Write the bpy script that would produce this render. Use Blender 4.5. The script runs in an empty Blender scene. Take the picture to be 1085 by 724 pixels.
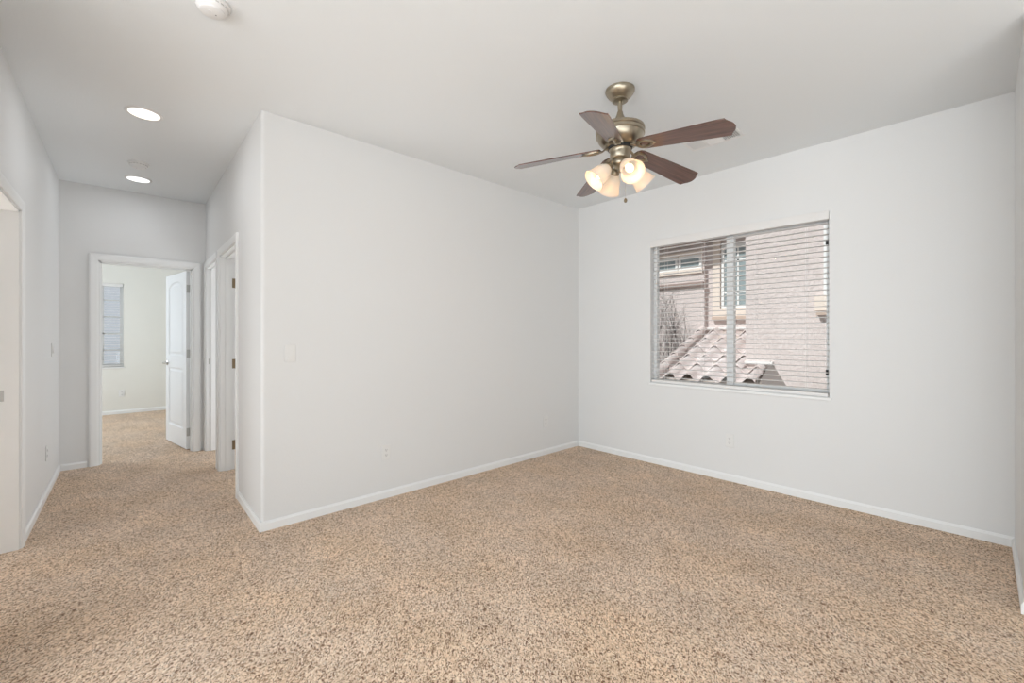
import bpy, bmesh, math, random
from mathutils import Vector, Matrix
random.seed(7)
R = math.radians
S = bpy.context.scene
C = S.collection

# ------------------------------------------------------------------ camera
cam = bpy.data.objects.new('camera', bpy.data.cameras.new('camera'))
C.objects.link(cam)
cam.location = (0, 0, 1.268)
cam.rotation_euler = (R(90), 0, -0.73563)
cam.data.sensor_width = 36
cam.data.lens = 450.56 / 1085 * 36
cam.data.shift_y = -6 / 1085
cam.data.clip_start = 0.02
S.camera = cam

# ------------------------------------------------------------------ exposure
S.view_settings.view_transform = 'Standard'
S.view_settings.look = 'None'
S.view_settings.gamma = 1
S.view_settings.use_curve_mapping = False
S.view_settings.exposure = 0.0

# ------------------------------------------------------------------ sky
W = bpy.data.worlds.new('sky'); S.world = W
W.use_nodes = True
wn = W.node_tree; wn.nodes.clear()
wo = wn.nodes.new('ShaderNodeOutputWorld'); wb = wn.nodes.new('ShaderNodeBackground')
tc = wn.nodes.new('ShaderNodeTexCoord'); sx = wn.nodes.new('ShaderNodeSeparateXYZ')
cr = wn.nodes.new('ShaderNodeValToRGB'); mp = wn.nodes.new('ShaderNodeMapRange')
mp.inputs['From Min'].default_value = -0.2; mp.inputs['From Max'].default_value = 1
cr.color_ramp.elements[0].color = (0.62, 0.55, 0.48, 1)
cr.color_ramp.elements[1].color = (0.70, 0.85, 1.0, 1)
e = cr.color_ramp.elements.new(0.16); e.color = (0.72, 0.66, 0.60, 1)
e = cr.color_ramp.elements.new(0.20); e.color = (1.0, 0.99, 0.97, 1)
e = cr.color_ramp.elements.new(0.5); e.color = (0.90, 0.96, 1.0, 1)
wn.links.new(tc.outputs['Generated'], sx.inputs[0]); wn.links.new(sx.outputs['Z'], mp.inputs['Value'])
wn.links.new(mp.outputs[0], cr.inputs[0]); wn.links.new(cr.outputs[0], wb.inputs['Color'])
wn.links.new(wb.outputs[0], wo.inputs[0])
E_SKY = 0.5
wb.inputs['Strength'].default_value = E_SKY

# ------------------------------------------------------------------ sun, bedroom daylight and added fill lights
def light(name, kind, loc, energy, color=(1, 1, 1), aim=None, size=None, size_y=None):
    l = bpy.data.lights.new(name, kind); o = bpy.data.objects.new(name, l); C.objects.link(o)
    o.location = loc; l.energy = energy; l.color = color
    if aim is not None:
        o.rotation_euler = (Vector(aim) - Vector(loc)).to_track_quat('-Z', 'Y').to_euler()
    if kind == 'AREA':
        l.size = size
        if size_y: l.shape = 'RECTANGLE'; l.size_y = size_y
    return o
E_SUN, E_WEST, E_CEIL_FILL, E_BED, E_HALL, E_FAN, E_SIDE, E_HALLB, E_ROOM = 3.8, 126, 192, 58, 1.7, 0.8, 42, 1.4, 46
sun = light('sun', 'SUN', (0, 0, 20), E_SUN, (0.97, 0.98, 0.98), aim=(9.0, -3.5, 10.5))
sun.data.angle = R(1.0)
# unseen area fill added behind the camera to brighten the main room evenly
light('west_fill', 'AREA', (-3.4, .2, 1.45), E_WEST, (0.88, 0.98, 1.06), aim=(3.9, .9, 1.4), size=3.6, size_y=2.4)
light('ceiling_fill', 'AREA', (-1.0, -1.7, .20), E_CEIL_FILL, (0.90, 0.98, 1.04), aim=(-.6, -1.0, 2.7), size=4.4, size_y=2.8)  # added upward lamp, stands in for light coming off the floor
light('side_room_fill', 'AREA', (-2.5, 3.9, .35), E_SIDE, (0.93, 0.98, 1.02), aim=(.3, 3.5, 2.0), size=1.4, size_y=1.6)  # lamp added in the unseen side room to lift the left jamb and hall
light('right_rooms_fill', 'AREA', (2.3, 4.75, .3), E_ROOM, (0.93, 0.98, 1.02), aim=(-.2, 4.65, 2.3), size=1.6, size_y=1.6)  # unseen lamp added behind the right doorways to brighten the upper hall
light('bedroom_daylight', 'AREA', (-2.2, 8.0, 1.5), E_BED, (0.87, 0.975, 1.06), aim=(0.6, 7.4, 1.1), size=1.5, size_y=1.5)

# ------------------------------------------------------------------ materials
M = {}
def mat(name, col, rough=0.5, metal=0.0, coat=0.0, spec=0.5, var=None, scale=40, bump=0, bscale=200, emit=0, bdist=.004):
    m = bpy.data.materials.new(name); m.use_nodes = True; M[name] = m
    nt = m.node_tree; b = nt.nodes['Principled BSDF']
    b.inputs['Base Color'].default_value = (*col, 1)
    b.inputs['Roughness'].default_value = rough; b.inputs['Metallic'].default_value = metal
    b.inputs['Coat Weight'].default_value = coat; b.inputs['Specular IOR Level'].default_value = spec
    t = nt.nodes.new('ShaderNodeTexCoord')
    if var:
        n = nt.nodes.new('ShaderNodeTexNoise'); n.inputs['Scale'].default_value = scale; n.inputs['Detail'].default_value = 4
        r = nt.nodes.new('ShaderNodeValToRGB')
        r.color_ramp.elements[0].color = (*col, 1); r.color_ramp.elements[1].color = (*var, 1)
        r.color_ramp.elements[0].position = .3; r.color_ramp.elements[1].position = .7
        nt.links.new(t.outputs['Object'], n.inputs['Vector']); nt.links.new(n.outputs['Fac'], r.inputs[0])
        nt.links.new(r.outputs[0], b.inputs['Base Color'])
    if bump:
        n = nt.nodes.new('ShaderNodeTexNoise'); n.inputs['Scale'].default_value = bscale; n.inputs['Detail'].default_value = 3
        bu = nt.nodes.new('ShaderNodeBump'); bu.inputs['Strength'].default_value = bump; bu.inputs['Distance'].default_value = bdist
        nt.links.new(t.outputs['Object'], n.inputs['Vector']); nt.links.new(n.outputs['Fac'], bu.inputs['Height'])
        nt.links.new(bu.outputs[0], b.inputs['Normal'])
    if emit:
        b.inputs['Emission Color'].default_value = (*col, 1); b.inputs['Emission Strength'].default_value = emit
    return m
mat('wall_paint', (0.78, 0.775, 0.765), .55, spec=.3, bump=.12, bscale=110)
mat('bedroom_paint', (0.81, 0.795, 0.745), .6, spec=.3, bump=.12, bscale=110)
mat('ceiling_paint', (0.82, 0.84, 0.85), .8, spec=.2, bump=.15, bscale=90)
mat('trim_paint', (0.86, 0.86, 0.85), .35)
mat('door_paint', (0.86, 0.87, 0.88), .35)
mat('vinyl', (0.84, 0.84, 0.83), .4)
mat('slat_white', (0.80, 0.78, 0.76), .45)
mat('plate_plastic', (0.80, 0.79, 0.77), .3)
mat('socket_dark', (0.22, 0.20, 0.19), .5)
mat('detector_plastic', (0.82, 0.81, 0.80), .4)
mat('brass', (0.36, 0.31, 0.235), .33, metal=1.0, var=(0.43, 0.375, 0.29), scale=15)
mat('dark_bronze', (0.26, 0.20, 0.13), .45, metal=1.0)
mat('nickel', (0.55, 0.54, 0.52), .3, metal=1.0)
mat('gap_black', (0.02, 0.018, 0.016), .6)
mat('chain_metal', (0.55, 0.52, 0.48), .35, metal=1.0)
mat('bulb_glow', (1.0, 0.86, 0.66), .4, emit=1.1)
mat('lens_glow', (1.0, 0.93, 0.84), .4, emit=1.6)
mat('lens_glow_cool', (0.97, 0.99, 1.0), .4, emit=1.6)
mat('pink_stucco', (0.65, 0.57, 0.545), .9, var=(0.72, 0.635, 0.61), scale=25, bump=.8, bscale=24, spec=.1, bdist=.02)
mat('cream_stucco', (0.80, 0.70, 0.62), .9, bump=.5, bscale=40, spec=.1)
mat('tan_board', (0.58, 0.45, 0.37), .8, var=(0.52, 0.40, 0.33), scale=12)
mat('brown_board', (0.34, 0.255, 0.225), .8)
mat('roof_tile', (0.76, 0.68, 0.655), .85, var=(0.60, 0.505, 0.48), scale=5, bump=.4, bscale=60, spec=.1)
mat('mortar', (0.55, 0.47, 0.42), .9, bump=.5, bscale=60)
mat('grey_panel', (0.33, 0.29, 0.27), .8)
mat('duct_grey', (0.55, 0.54, 0.52), .7)
mat('flashing', (0.82, 0.80, 0.78), .5)
mat('bark', (0.40, 0.34, 0.32), .9, var=(0.48, 0.41, 0.385), scale=30)
mat('dry_leaf', (0.40, 0.35, 0.33), .8, var=(0.50, 0.44, 0.37), scale=6)
mat('gravel', (0.58, 0.53, 0.48), .95, var=(0.50, 0.45, 0.40), scale=30)
mat('grey_siding', (0.52, 0.53, 0.57), .9, var=(0.58, 0.59, 0.63), scale=8)
mat('shed_white', (0.82, 0.82, 0.82), .7)

def glass_mat(name, tint, refl):
    m = bpy.data.materials.new(name); m.use_nodes = True; M[name] = m
    nt = m.node_tree; nt.nodes.clear()
    o = nt.nodes.new('ShaderNodeOutputMaterial'); mx = nt.nodes.new('ShaderNodeMixShader')
    t = nt.nodes.new('ShaderNodeBsdfTransparent'); g = nt.nodes.new('ShaderNodeBsdfGlossy'); f = nt.nodes.new('ShaderNodeFresnel')
    t.inputs[0].default_value = (*tint, 1); g.inputs['Roughness'].default_value = .02
    f.inputs['IOR'].default_value = refl
    nt.links.new(f.outputs[0], mx.inputs[0]); nt.links.new(t.outputs[0], mx.inputs[1]); nt.links.new(g.outputs[0], mx.inputs[2])
    nt.links.new(mx.outputs[0], o.inputs[0])
glass_mat('window_glass', (0.96, 0.97, 0.965), 1.25)
mat('neighbour_glass', (0.30, 0.36, 0.37), .12, spec=.6)

def frosted():
    m = bpy.data.materials.new('frosted_glass'); m.use_nodes = True; M['frosted_glass'] = m
    nt = m.node_tree; nt.nodes.clear()
    o = nt.nodes.new('ShaderNodeOutputMaterial'); mx = nt.nodes.new('ShaderNodeMixShader'); mx2 = nt.nodes.new('ShaderNodeMixShader')
    d = nt.nodes.new('ShaderNodeBsdfDiffuse'); t = nt.nodes.new('ShaderNodeBsdfTranslucent'); g = nt.nodes.new('ShaderNodeBsdfGlossy')
    d.inputs[0].default_value = (.88, .86, .83, 1); t.inputs[0].default_value = (.90, .87, .82, 1)
    g.inputs['Roughness'].default_value = .2
    mx.inputs[0].default_value = .6; mx2.inputs[0].default_value = .05
    nt.links.new(d.outputs[0], mx.inputs[1]); nt.links.new(t.outputs[0], mx.inputs[2])
    nt.links.new(mx.outputs[0], mx2.inputs[1]); nt.links.new(g.outputs[0], mx2.inputs[2]); nt.links.new(mx2.outputs[0], o.inputs[0])
frosted()

def wood():
    m = bpy.data.materials.new('walnut'); m.use_nodes = True; M['walnut'] = m
    nt = m.node_tree; b = nt.nodes['Principled BSDF']
    t = nt.nodes.new('ShaderNodeTexCoord'); mpn = nt.nodes.new('ShaderNodeMapping'); mpn.inputs['Scale'].default_value = (2.0, 45, 10)
    n = nt.nodes.new('ShaderNodeTexNoise'); n.inputs['Scale'].default_value = 2.2; n.inputs['Detail'].default_value = 6
    r = nt.nodes.new('ShaderNodeValToRGB')
    r.color_ramp.elements[0].color = (.050, .019, .013, 1); r.color_ramp.elements[1].color = (.17, .072, .046, 1)
    r.color_ramp.elements[0].position = .3; r.color_ramp.elements[1].position = .72
    nt.links.new(t.outputs['Object'], mpn.inputs[0]); nt.links.new(mpn.outputs[0], n.inputs['Vector'])
    nt.links.new(n.outputs['Fac'], r.inputs[0]); nt.links.new(r.outputs[0], b.inputs['Base Color'])
    b.inputs['Roughness'].default_value = .34; b.inputs['Coat Weight'].default_value = 1.0; b.inputs['Coat Roughness'].default_value = .14
wood()

def carpet():
    m = bpy.data.materials.new('carpet'); m.use_nodes = True; M['carpet'] = m
    nt = m.node_tree; b = nt.nodes['Principled BSDF']; L = nt.links
    b.inputs['Roughness'].default_value = 1; b.inputs['Specular IOR Level'].default_value = .05
    b.inputs['Sheen Weight'].default_value = .15
    t = nt.nodes.new('ShaderNodeTexCoord')
    wv = nt.nodes.new('ShaderNodeTexNoise'); wv.inputs['Scale'].default_value = 60; wv.inputs['Detail'].default_value = 2
    ad = nt.nodes.new('ShaderNodeMixRGB'); ad.blend_type = 'ADD'; ad.inputs[0].default_value = .022
    L.new(t.outputs['Object'], wv.inputs['Vector']); L.new(t.outputs['Object'], ad.inputs[1]); L.new(wv.outputs['Color'], ad.inputs[2])
    v = nt.nodes.new('ShaderNodeTexVoronoi'); v.inputs['Scale'].default_value = 285; v.voronoi_dimensions = '2D'
    # tuft pattern stretched along the camera's view direction
    ro = nt.nodes.new('ShaderNodeMapping'); ro.inputs['Rotation'].default_value = (0, 0, R(-47.85))
    sc_ = nt.nodes.new('ShaderNodeMapping'); sc_.inputs['Scale'].default_value = (.58, 1.08, 1)
    L.new(ad.outputs[0], ro.inputs[0]); L.new(ro.outputs[0], sc_.inputs[0]); L.new(sc_.outputs[0], v.inputs['Vector'])
    sp = nt.nodes.new('ShaderNodeSeparateXYZ'); L.new(v.outputs['Color'], sp.inputs[0])
    r = nt.nodes.new('ShaderNodeValToRGB'); el = r.color_ramp.elements
    el[0].color = (.15, .075, .038, 1); el[0].position = 0
    el[1].color = (.98, .84, .68, 1); el[1].position = 1
    for p, c in ((.16, (.27, .148, .084)), (.31, (.62, .44, .305)), (.6, (.82, .62, .455)), (.82, (.92, .73, .56))):
        e = el.new(p); e.color = (*c, 1)
    L.new(sp.outputs['X'], r.inputs[0])
    # pile laid in different directions by feet and the vacuum cleaner
    n2 = nt.nodes.new('ShaderNodeTexNoise'); n2.inputs['Scale'].default_value = 3.2; n2.inputs['Detail'].default_value = 7; n2.inputs['Roughness'].default_value = .68
    mpn = nt.nodes.new('ShaderNodeMapping'); mpn.inputs['Scale'].default_value = (1.0, .75, 1); mpn.inputs['Rotation'].default_value = (0, 0, .5)
    L.new(t.outputs['Object'], mpn.inputs[0]); L.new(mpn.outputs[0], n2.inputs['Vector'])
    mr = nt.nodes.new('ShaderNodeMapRange'); mr.inputs['From Min'].default_value = .3; mr.inputs['From Max'].default_value = .7
    mr.inputs['To Min'].default_value = .86; mr.inputs['To Max'].default_value = 1.12
    L.new(n2.outputs['Fac'], mr.inputs['Value'])
    mu = nt.nodes.new('ShaderNodeVectorMath'); mu.operation = 'SCALE'
    L.new(r.outputs[0], mu.inputs[0]); L.new(mr.outputs[0], mu.inputs['Scale'])
    r2 = nt.nodes.new('ShaderNodeValToRGB'); r2.color_ramp.elements[0].color = (1.0, .962, .91, 1); r2.color_ramp.elements[1].color = (1.0, 1.0, 1.01, 1)
    r2.color_ramp.elements[0].position = .38; r2.color_ramp.elements[1].position = .6
    n4 = nt.nodes.new('ShaderNodeTexNoise'); n4.inputs['Scale'].default_value = 2.6; n4.inputs['Detail'].default_value = 4
    L.new(mpn.outputs[0], n4.inputs['Vector']); L.new(n4.outputs['Fac'], r2.inputs[0])
    m2 = nt.nodes.new('ShaderNodeVectorMath'); m2.operation = 'MULTIPLY'
    L.new(mu.outputs[0], m2.inputs[0]); L.new(r2.outputs[0], m2.inputs[1]); L.new(m2.outputs[0], b.inputs['Base Color'])
    n3 = nt.nodes.new('ShaderNodeTexNoise'); n3.inputs['Scale'].default_value = 210; n3.inputs['Detail'].default_value = 2
    L.new(sc_.outputs[0], n3.inputs['Vector'])
    bu = nt.nodes.new('ShaderNodeBump'); bu.inputs['Strength'].default_value = .8; bu.inputs['Distance'].default_value = .008
    L.new(n3.outputs['Fac'], bu.inputs['Height']); L.new(bu.outputs[0], b.inputs['Normal'])
carpet()

# ------------------------------------------------------------------ mesh helpers
I4 = Matrix.Identity(4)
class MB:
    def __init__(s): s.v = []; s.f = []
    def add(s, vs, fs, X=I4):
        k = len(s.v); s.v += [tuple(X @ Vector(p)) for p in vs]; s.f += [tuple(i + k for i in f) for f in fs]; return s
    def box(s, x0, y0, z0, x1, y1, z1, X=I4):
        x0, x1 = min(x0, x1), max(x0, x1); y0, y1 = min(y0, y1), max(y0, y1); z0, z1 = min(z0, z1), max(z0, z1)
        return s.add([(x0, y0, z0), (x1, y0, z0), (x1, y1, z0), (x0, y1, z0), (x0, y0, z1), (x1, y0, z1), (x1, y1, z1), (x0, y1, z1)],
                     [(0, 3, 2, 1), (4, 5, 6, 7), (0, 1, 5, 4), (1, 2, 6, 5), (2, 3, 7, 6), (3, 0, 4, 7)], X)
    def prism(s, poly, z0, z1, X=I4):
        n = len(poly)
        return s.add([(x, y, z0) for x, y in poly] + [(x, y, z1) for x, y in poly],
                     [tuple(range(n - 1, -1, -1)), tuple(range(n, 2 * n))] + [(i, (i + 1) % n, n + (i + 1) % n, n + i) for i in range(n)], X)
    def lathe(s, prof, X=I4, n=40, closed=True):
        vs = []; fs = []
        for r, z in prof:
            for k in range(n):
                a = 2 * math.pi * k / n; vs.append((r * math.cos(a), r * math.sin(a), z))
        for i in range(len(prof) - 1):
            for k in range(n):
                fs.append((i * n + k, i * n + (k + 1) % n, (i + 1) * n + (k + 1) % n, (i + 1) * n + k))
        if closed:
            fs.append(tuple(range(n - 1, -1, -1))); fs.append(tuple((len(prof) - 1) * n + k for k in range(n)))
        return s.add(vs, fs, X)
    def tube(s, pts, rad, n=8, X=I4, flat=1.0):
        pts = [Vector(p) for p in pts]; vs = []; fs = []
        rads = rad if isinstance(rad, (list, tuple)) else [rad] * len(pts)
        for i, p in enumerate(pts):
            d = (pts[min(i + 1, len(pts) - 1)] - pts[max(i - 1, 0)]).normalized()
            up = Vector((0, 0, 1)) if abs(d.z) < .95 else Vector((1, 0, 0))
            a = d.cross(up).normalized(); b = a.cross(d).normalized()
            for k in range(n):
                t = 2 * math.pi * k / n; vs.append(p + a * math.cos(t) * rads[i] + b * math.sin(t) * rads[i] * flat)
        for i in range(len(pts) - 1):
            for k in range(n):
                fs.append((i * n + k, i * n + (k + 1) % n, (i + 1) * n + (k + 1) % n, (i + 1) * n + k))
        fs.append(tuple(range(n - 1, -1, -1))); fs.append(tuple((len(pts) - 1) * n + k for k in range(n)))
        return s.add(vs, fs, X)
    def build(s, name, m, parent=None, bevel=0, smooth=False, seg=2):
        me = bpy.data.meshes.new(name); me.from_pydata(s.v, [], s.f); me.validate()
        bm = bmesh.new(); bm.from_mesh(me); bmesh.ops.recalc_face_normals(bm, faces=bm.faces); bm.to_mesh(me); bm.free()
        me.materials.append(M[m])
        o = bpy.data.objects.new(name, me); C.objects.link(o)
        if parent: o.parent = parent
        if bevel:
            b = o.modifiers.new('bevel', 'BEVEL'); b.width = bevel; b.segments = seg; b.limit_method = 'ANGLE'; b.angle_limit = R(40)
            smooth = True
        if smooth:
            me.polygons.foreach_set('use_smooth', [True] * len(me.polygons))
            me.set_sharp_from_angle(angle=R(38))
        return o
def struct(o, label=None):
    o['kind'] = 'structure'
    if label: o['label'] = label
    return o
def tag(o, label, cat, group=None):
    o['label'] = label; o['category'] = cat
    if group: o['group'] = group
    return o
def thing(name, label, cat, loc=(0, 0, 0), rz=0, group=None):
    o = bpy.data.objects.new(name, None); C.objects.link(o); o.location = loc; o.rotation_euler = (0, 0, rz)
    o.empty_display_size = .1
    return tag(o, label, cat, group)
def copy_tree(o, parent=None):
    c = o.copy(); C.objects.link(c); c.parent = parent
    for ch in [x for x in bpy.data.objects if x.parent == o]: copy_tree(ch, c)
    return c

CE = 2.733                       # ceiling height
AX, AY = 3.868, 3.133            # far inner corner of the main room
BX, BY = 3.945, -0.133           # near right inner corner
WL = math.hypot(BX - AX, BY - AY)
wdir = Vector((BX - AX, BY - AY, 0)).normalized()
wout = Vector((-wdir.y, wdir.x, 0))          # outward (+x side)
WF = Matrix(((wdir.x, wout.x, 0, AX), (wdir.y, wout.y, 0, AY), (0, 0, 1, 0), (0, 0, 0, 1)))   # window wall frame: u, out, z
XR, XL = 0.645, -0.475           # hall walls
YE = 5.798                       # hall end wall
YB = 9.405                       # bedroom back wall

# ------------------------------------------------------------------ room shell
struct(MB().box(-3.6, -3.6, -.12, AX + .35, YB + .15, 0).build('floor', 'carpet'), 'speckled beige brown frieze carpet')
struct(MB().box(-3.6, -3.6, CE, AX + .35, YB + 1.1, CE + .15).build('ceiling', 'ceiling_paint'))  # unseen overhang past the bedroom wall added to keep sun out of its window
struct(MB().box(XR + .115, AY, 0, AX + .3, AY + .115, CE).build('wall_left', 'wall_paint'))
# window wall with its opening
U0, U1, Z0, Z1 = .905, 2.362, .80, 2.205
w = MB(); T = .15
w.box(-.12, 0, 0, U0, T, CE, WF); w.box(U1, 0, 0, WL + .13, T, CE, WF)
w.box(U0, 0, 0, U1, T, Z0, WF); w.box(U0, 0, Z1, U1, T, CE, WF)
struct(w.build('wall_right', 'wall_paint'))
# great room behind the camera: window wall carries on, wide openings to the west and south
struct(MB().box(WL + .13, 0, 0, WL + 3.4, T, CE, WF).build('wall_right_rear', 'wall_paint'))
struct(MB().box(-3.6, -3.6, 0, -3.46, -1.62, CE).box(-3.6, 2.02, 0, -3.46, 2.2, CE).box(-3.6, -1.62, 0, -3.46, 2.02, .22).box(-3.6, -1.62, 2.68, -3.46, 2.02, CE).build('wall_west', 'wall_paint'))
struct(MB().box(-3.46, -3.6, 0, -2.9, -3.48, CE).box(3.2, -3.6, 0, AX + .1, -3.48, CE).box(-2.9, -3.6, 2.5, 3.2, -3.48, CE).build('wall_south', 'wall_paint'))
struct(MB().box(3.02, BY - .115, 0, BX, BY, CE).build('wall_near', 'wall_paint'))
# hall right wall, bullnose corner at the main room
w = MB(); br = .022; pc = []
for k in range(9):
    a = math.pi + k * (math.pi / 2) / 8
    pc.append((XR + br + br * math.cos(a), AY + br + br * math.sin(a)))
D1a, D1b, D2a, D2b, DH = 3.945, 4.79, 4.95, 5.735, 2.02
w.prism(pc + [(XR + .115, AY), (XR + .115, D1a), (XR, D1a)], 0, CE)
w.box(XR, D1b, 0, XR + .115, D2a, CE); w.box(XR, D2b, 0, XR + .115, YE, CE)
w.box(XR, D1a, DH, XR + .115, D1b, CE); w.box(XR, D2a, DH, XR + .115, D2b, CE)
struct(w.build('wall_hall_right', 'wall_paint'))
# hall left wall with an opening
L1 = 3.845
w = MB(); w.box(XL - .115, L1, 0, XL, YE, CE); w.box(XL - .115, 2.86, 2.02, XL, L1, CE); w.box(XL - .115, 2.2, 0, XL, 2.86, CE); w.box(-3.6, 2.2, 0, XL - .115, 2.315, CE)  # last box: unseen partition added to keep the west light off the jamb
struct(w.build('wall_hall_left', 'wall_paint'))
# hall end wall with doorway to the bedroom
E0, E1, EH = -.213, .545, 2.012
w = MB(); w.box(-3.5, YE, 0, E0, YE + .115, CE); w.box(E1, YE, 0, AX + .3, YE + .115, CE); w.box(E0, YE, EH, E1, YE + .115, CE)
struct(w.build('wall_hall_end', 'wall_paint'))
# bedroom
FW0, FW1, FZ0, FZ1 = -1.25, -.045, .765, 2.115
w = MB(); w.box(-3.5, YB, 0, FW0, YB + .14, CE); w.box(FW1, YB, 0, .86, YB + .14, CE)
w.box(FW0, YB, 0, FW1, YB + .14, FZ0); w.box(FW0, YB, FZ1, FW1, YB + .14, CE)
struct(w.build('wall_bedroom_back', 'bedroom_paint'))
struct(MB().box(.75, YE + .115, 0, .86, YB, CE).build('wall_bedroom_right', 'bedroom_paint'))
struct(MB().box(-3.6, YE, 0, -3.5, YB + .14, CE).build('wall_bedroom_left', 'bedroom_paint'))

# baseboards
BH, BT = .060, .013
def board(mb, p, q, flip=1):
    p = Vector((*p, 0)); q = Vector((*q, 0)); d = (q - p); L = d.length; d.normalize(); nn = Vector((-d.y, d.x, 0)) * flip
    X = Matrix(((d.x, nn.x, 0, p.x), (d.y, nn.y, 0, p.y), (0, 0, 1, 0), (0, 0, 0, 1)))
    prof = [(0, 0), (BT, 0), (BT, BH - .014), (BT * .55, BH - .006), (BT * .4, BH), (0, BH)]
    n = len(prof)
    mb.add([(0, y, z) for y, z in prof] + [(L, y, z) for y, z in prof],
           [tuple(range(n)), tuple(range(2 * n - 1, n - 1, -1))] + [(i, (i + 1) % n, n + (i + 1) % n, n + i) for i in range(n)], X)
    return mb
struct(board(MB(), (XR - BT, AY), (AX, AY), -1).build('baseboard_left', 'trim_paint'))
struct(board(MB(), (AX, AY - BT), (BX, BY), -1).build('baseboard_right', 'trim_paint'))
struct(board(MB(), (3.02, BY), (BX - BT, BY), 1).build('baseboard_near', 'trim_paint'))
struct(board(MB(), (XR, AY - BT + .001), (XR, D1a - .063), 1).build('baseboard_hall_right', 'trim_paint'))
struct(board(MB(), (XL, L1 + .05), (XL, YE), -1).build('baseboard_hall_left', 'trim_paint'))
struct(board(MB(), (XL + BT, YE), (E0 - .075, YE), -1).build('baseboard_hall_end', 'trim_paint'))
struct(board(MB(), (-3.5, YB), (.75, YB), -1).build('baseboard_bedroom', 'trim_paint'))

# door casings: one continuous mitred moulding per doorway, plus the jamb lining with its stop
def casing(mb, X, a0, a1, h, wd=.062, side=(1, 1)):
    # X: local (along wall, out of wall, z)
    prof = [(0, 0), (0, .010), (.012, .014), (.040, .018), (.056, .018), (wd, .012), (wd, 0)]
    def ring(pt): return [pt(p, q) for p, q in prof]
    rings = []
    if side[0]: rings += [ring(lambda p, q: (a0 - p, q, 0)), ring(lambda p, q: (a0 - p, q, h + p))]
    else: rings += [ring(lambda p, q: (a0, q, h + p))]
    if side[1]: rings += [ring(lambda p, q: (a1 + p, q, h + p)), ring(lambda p, q: (a1 + p, q, 0))]
    else: rings += [ring(lambda p, q: (a1, q, h + p))]
    n = len(prof); vs = sum(rings, []); fs = [tuple(range(n)), tuple(range(len(vs) - 1, len(vs) - n - 1, -1))]
    for k in range(len(rings) - 1):
        for i in range(n):
            fs.append((k * n + i, k * n + (i + 1) % n, (k + 1) * n + (i + 1) % n, (k + 1) * n + i))
    return mb.add(vs, fs, X)
def jamb(mb, X, a0, a1, h, d=.115, t=.018, stop=(.05, .085)):
    mb.box(a0, 0, 0, a0 + t, -d, h, X); mb.box(a1 - t, 0, 0, a1, -d, h, X); mb.box(a0, 0, h - t, a1, -d, h, X)
    if stop:
        s0, s1 = -stop[0], -stop[1]; q = .011
        mb.box(a0 + t, s0, 0, a0 + t + q, s1, h - t, X); mb.box(a1 - t - q, s0, 0, a1 - t, s1, h - t, X); mb.box(a0 + t, s0, h - t - q, a1 - t, s1, h - t, X)
    return mb
XEND = Matrix(((1, 0, 0, 0), (0, -1, 0, YE), (0, 0, 1, 0), (0, 0, 0, 1)))
XHR = Matrix(((0, -1, 0, XR), (1, 0, 0, 0), (0, 0, 1, 0), (0, 0, 0, 1)))
XHL = Matrix(((0, 1, 0, XL), (1, 0, 0, 0), (0, 0, 1, 0), (0, 0, 0, 1)))
struct(casing(jamb(MB(), XEND, E0, E1, EH, stop=(.04, .075)), XEND, E0 + .006, E1 - .006, EH - .006, .068).build('trim_1', 'trim_paint'), 'white door casing at the end of the hall')
struct(casing(jamb(MB(), XHR, D1a, D1b, DH, stop=(.04, .078)), XHR, D1a + .006, D1b - .006, DH - .006).build('trim_2', 'trim_paint'), 'white door casing nearest the outer corner on the right of the hall')
struct(casing(jamb(MB(), XHR, D2a, D2b, DH, stop=(.04, .078)), XHR, D2a + .006, D2b - .006, DH - .006, .056).build('trim_3', 'trim_paint'), 'white door casing at the far right end of the hall')
struct(casing(jamb(MB(), XHL, 2.86, L1, 2.02, stop=None), XHL, 2.866, L1 - .006, 2.014, .052).build('trim_4', 'trim_paint'), 'white casing of the opening at the left edge')

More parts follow.
